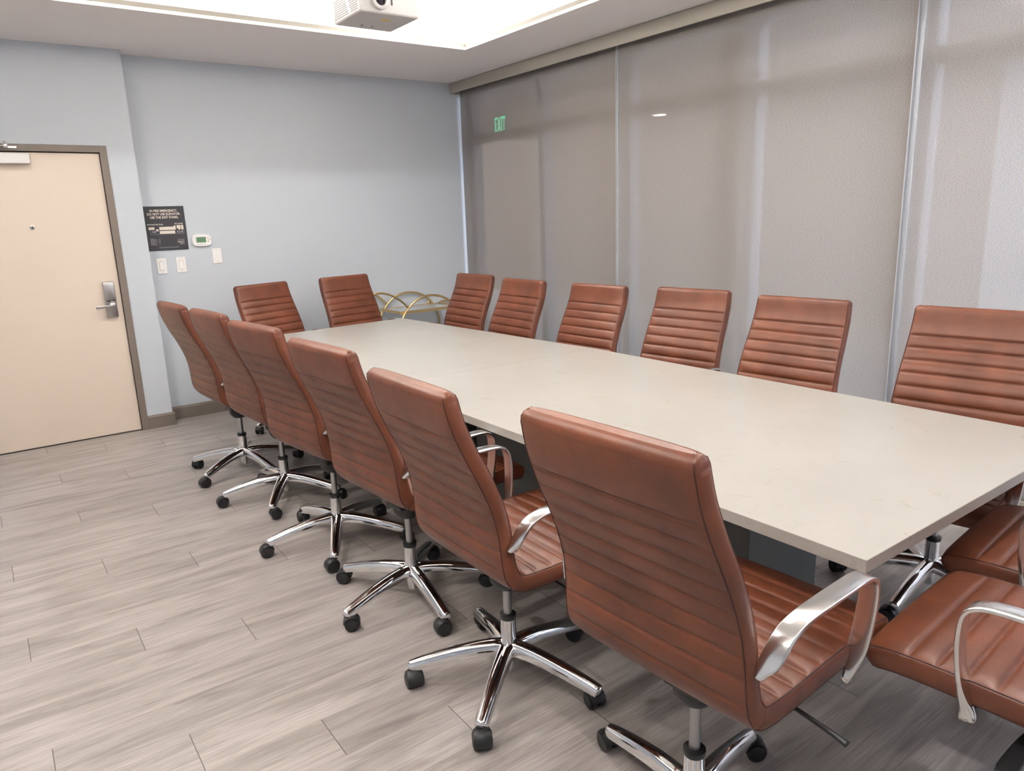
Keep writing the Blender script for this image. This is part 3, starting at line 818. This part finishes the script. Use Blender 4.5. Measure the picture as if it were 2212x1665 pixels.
    # five star base
    base = lathe('star_base', [(0.0185, 0.036), (0.0205, 0.040), (0.0205, 0.085), (0.030, 0.092), (0.034, 0.110), (0.031, 0.132), (0.0262, 0.150), (0.0258, 0.222), (0.020, 0.224)], M_CHROME, root, 32)
    for k in range(5):
        a = 2 * PI * k / 5; d = Vector((math.cos(a), math.sin(a), 0)); sd = Vector((-d.y, d.x, 0))
        pp = catmull([(0.018, 0.122), (0.05, 0.125), (0.12, 0.119), (0.20, 0.104), (0.27, 0.087), (0.318, 0.074), (0.340, 0.067)], 5)
        n = len(pp); vs, fs = [], []
        for i, p in enumerate(pp):
            u = i / (n - 1)
            w = 0.0275 - 0.0080 * u; hh_ = 0.0245 - 0.0085 * u
            if i == n - 1: w *= 0.55; hh_ *= 0.6
            elif i == n - 2: w *= 0.86; hh_ *= 0.9
            t = (pp[min(i + 1, n - 1)] - pp[max(i - 1, 0)]).normalized(); nn = Vector((-t.y, t.x))
            c = d * p.x + Vector((0, 0, p.y))
            # rounded crest on top, open-bottomed look below
            ring = [(w * 1.0, -hh_), (w * 1.04, -hh_ * 0.2), (w * 0.82, hh_ * 0.45), (w * 0.48, hh_ * 0.78), (0, hh_ * 0.86),
                    (-w * 0.48, hh_ * 0.78), (-w * 0.82, hh_ * 0.45), (-w * 1.04, -hh_ * 0.2), (-w * 1.0, -hh_), (-w * 0.7, -hh_ * 1.0), (-w * 0.6, -hh_ * 0.5), (w * 0.6, -hh_ * 0.5), (w * 0.7, -hh_ * 1.0)]
            for (s_, o_) in ring: vs.append(c + sd * s_ + (d * nn.x + Vector((0, 0, nn.y))) * o_)
        K = 13
        for i in range(n - 1):
            for b in range(K): fs.append((i * K + b, i * K + (b + 1) % K, (i + 1) * K + (b + 1) % K, (i + 1) * K + b))
        fs.append(tuple(range(K))[::-1]); fs.append(tuple((n - 1) * K + b for b in range(K)))
        lg = obj('leg', vs, fs, M_CHROME, base, True)
        bm = bmesh.new(); bm.from_mesh(lg.data); bmesh.ops.recalc_face_normals(bm, faces=bm.faces); bm.to_mesh(lg.data); bm.free()
        lg.data.set_sharp_from_angle(angle=math.radians(50))
    # casters
    for k in range(5):
        cs = caster_mesh(root); cs['slot'] = k
    return root

def caster_mesh(root):
    """hooded twin wheel caster; origin on the floor under the stem, wheels trail towards +X."""
    bm = bmesh.new()
    # stem
    bmesh.ops.create_cone(bm, cap_ends=True, segments=14, radius1=0.010, radius2=0.010, depth=0.02, matrix=Matrix.Translation((0, 0, 0.063)))
    # hood: half shell between and over the wheels
    nA = 14; hwid = 0.022
    prev = None; rings = []
    for i in range(nA + 1):
        a = math.radians(-25 + 200 * i / nA)
        ring = []
        for (dx, r) in ((-hwid, 0.0265), (-hwid * 0.7, 0.0295), (hwid * 0.7, 0.0295), (hwid, 0.0265), (hwid, 0.0245), (-hwid, 0.0245)):
            ring.append(bm.verts.new((0.014 + r * math.cos(a), dx, 0.027 + r * math.sin(a))))
        rings.append(ring)
    for i in range(nA):
        for j in range(6): bm.faces.new((rings[i][j], rings[i + 1][j], rings[i + 1][(j + 1) % 6], rings[i][(j + 1) % 6]))
    bm.faces.new(rings[0]); bm.faces.new(rings[-1][::-1])
    bmesh.ops.create_cone(bm, cap_ends=True, segments=16, radius1=0.013, radius2=0.010, depth=0.008, matrix=Matrix.Translation((0.002, 0, 0.056)))
    c = obj_bm('caster', bm, M_BLACK, root, True)
    c.data.set_sharp_from_angle(angle=math.radians(35))
    for s in (-1, 1):
        pr = [(0.006, 0.004), (0.022, 0.004), (0.0245, 0.007), (0.0250, 0.018), (0.0235, 0.0245), (0.017, 0.027), (0.012, 0.0255), (0.0005, 0.0265)]
        lathe('wheel', [(r, s * h) for r, h in pr], M_BLACK, c, 24, 'Y', (0.014, 0, 0.0251))
    return c

def place_chair(root, x, y, yaw, lift, phase, label, group, seed):
    """yaw: where the seat faces; phase: world angle of one base leg (degrees)."""
    rnd = random.Random(seed)
    root.location = (x, y, 0); root.rotation_euler = (0, 0, math.radians(yaw))
    root['label'] = label; root['category'] = 'office chair'; root['group'] = group
    ph = math.radians(phase - yaw)
    for ch in root.children:
        nm = ch.name.split('.')[0]
        if nm == 'star_base': ch.rotation_euler = (0, 0, ph)
        elif nm == 'caster':
            a = ph + 2 * PI * ch['slot'] / 5
            ch.location = (0.326 * math.cos(a), 0.326 * math.sin(a), 0); ch.scale = (1.1, 1.1, 1.06)
            ch.rotation_euler = (0, 0, rnd.uniform(0, 2 * PI))
        elif nm in ('gas_lift', 'lift_collar'): pass
        else: ch.location = (0, 0, lift)

GL = 'brown leather chairs along the door side of the tables'
GR = 'brown leather chairs along the window side of the tables'
GE = 'brown leather chairs at the far end of the tables'
GN = 'brown leather chairs at the near end of the table'
B_ = 'brown ribbed leather chair '
CHAIRS = [
 (1.226, 0.990, -87.2, 0.026, 12, B_ + 'seen from behind, largest and nearest in the door side row', GL),
 (1.235, 1.780, -90.1, -0.011, 3, B_ + 'seen from behind, second nearest in the door side row', GL),
 (1.244, 2.474, -85.2, 0.006, 48, B_ + 'seen from behind, third nearest in the door side row', GL),
 (1.225, 3.190, -82.6, 0.009, 28, B_ + 'seen from behind, fourth nearest in the door side row', GL),
 (1.226, 3.935, -84.9, 0.001, 22, B_ + 'seen from behind, second farthest in the door side row', GL),
 (1.187, 4.582, -86.1, -0.004, 68, B_ + 'farthest in the door side row, near the wall corner', GL),
 (2.860, 1.172, 98.5, 0.004, 40, B_ + 'cut by the right edge, largest on the window side', GR),
 (2.860, 1.958, 95.1, -0.006, 20, B_ + 'on the window side, just left of the wide rail', GR),
 (2.900, 2.645, 97.2, -0.008, 50, B_ + 'third nearest on the window side, before the middle shade', GR),
 (2.845, 3.375, 93.3, -0.019, 10, B_ + 'on the window side, directly below the thin rail', GR),
 (2.760, 4.066, 90.4, -0.014, 60, B_ + 'second farthest on the window side, before the leftmost shade', GR),
 (2.805, 4.745, 91.3, -0.010, 30, B_ + 'farthest on the window side, right of the gold cart', GR),
 (1.825, 5.320, 198.2, -0.018, 40, B_ + 'at the far table end, the one nearer the door', GE),
 (2.505, 5.425, 190.4, -0.018, 15, B_ + 'at the far table end, left of the gold cart', GE),
 (1.770, 0.330, 4.0, 0.035, 20, B_ + 'in the lower right corner, touching the largest chair', GN),
 (2.390, 0.442, 5.0, 0.020, 40, B_ + 'mostly cut off at the right edge, behind the corner chair', GN),
]
proto = make_chair()
roots = [proto] + [dup_tree(proto) for _ in CHAIRS[1:]]
for i, (r_, c_) in enumerate(zip(roots, CHAIRS)):
    place_chair(r_, *c_[:5], c_[5], c_[6], 100 + i)
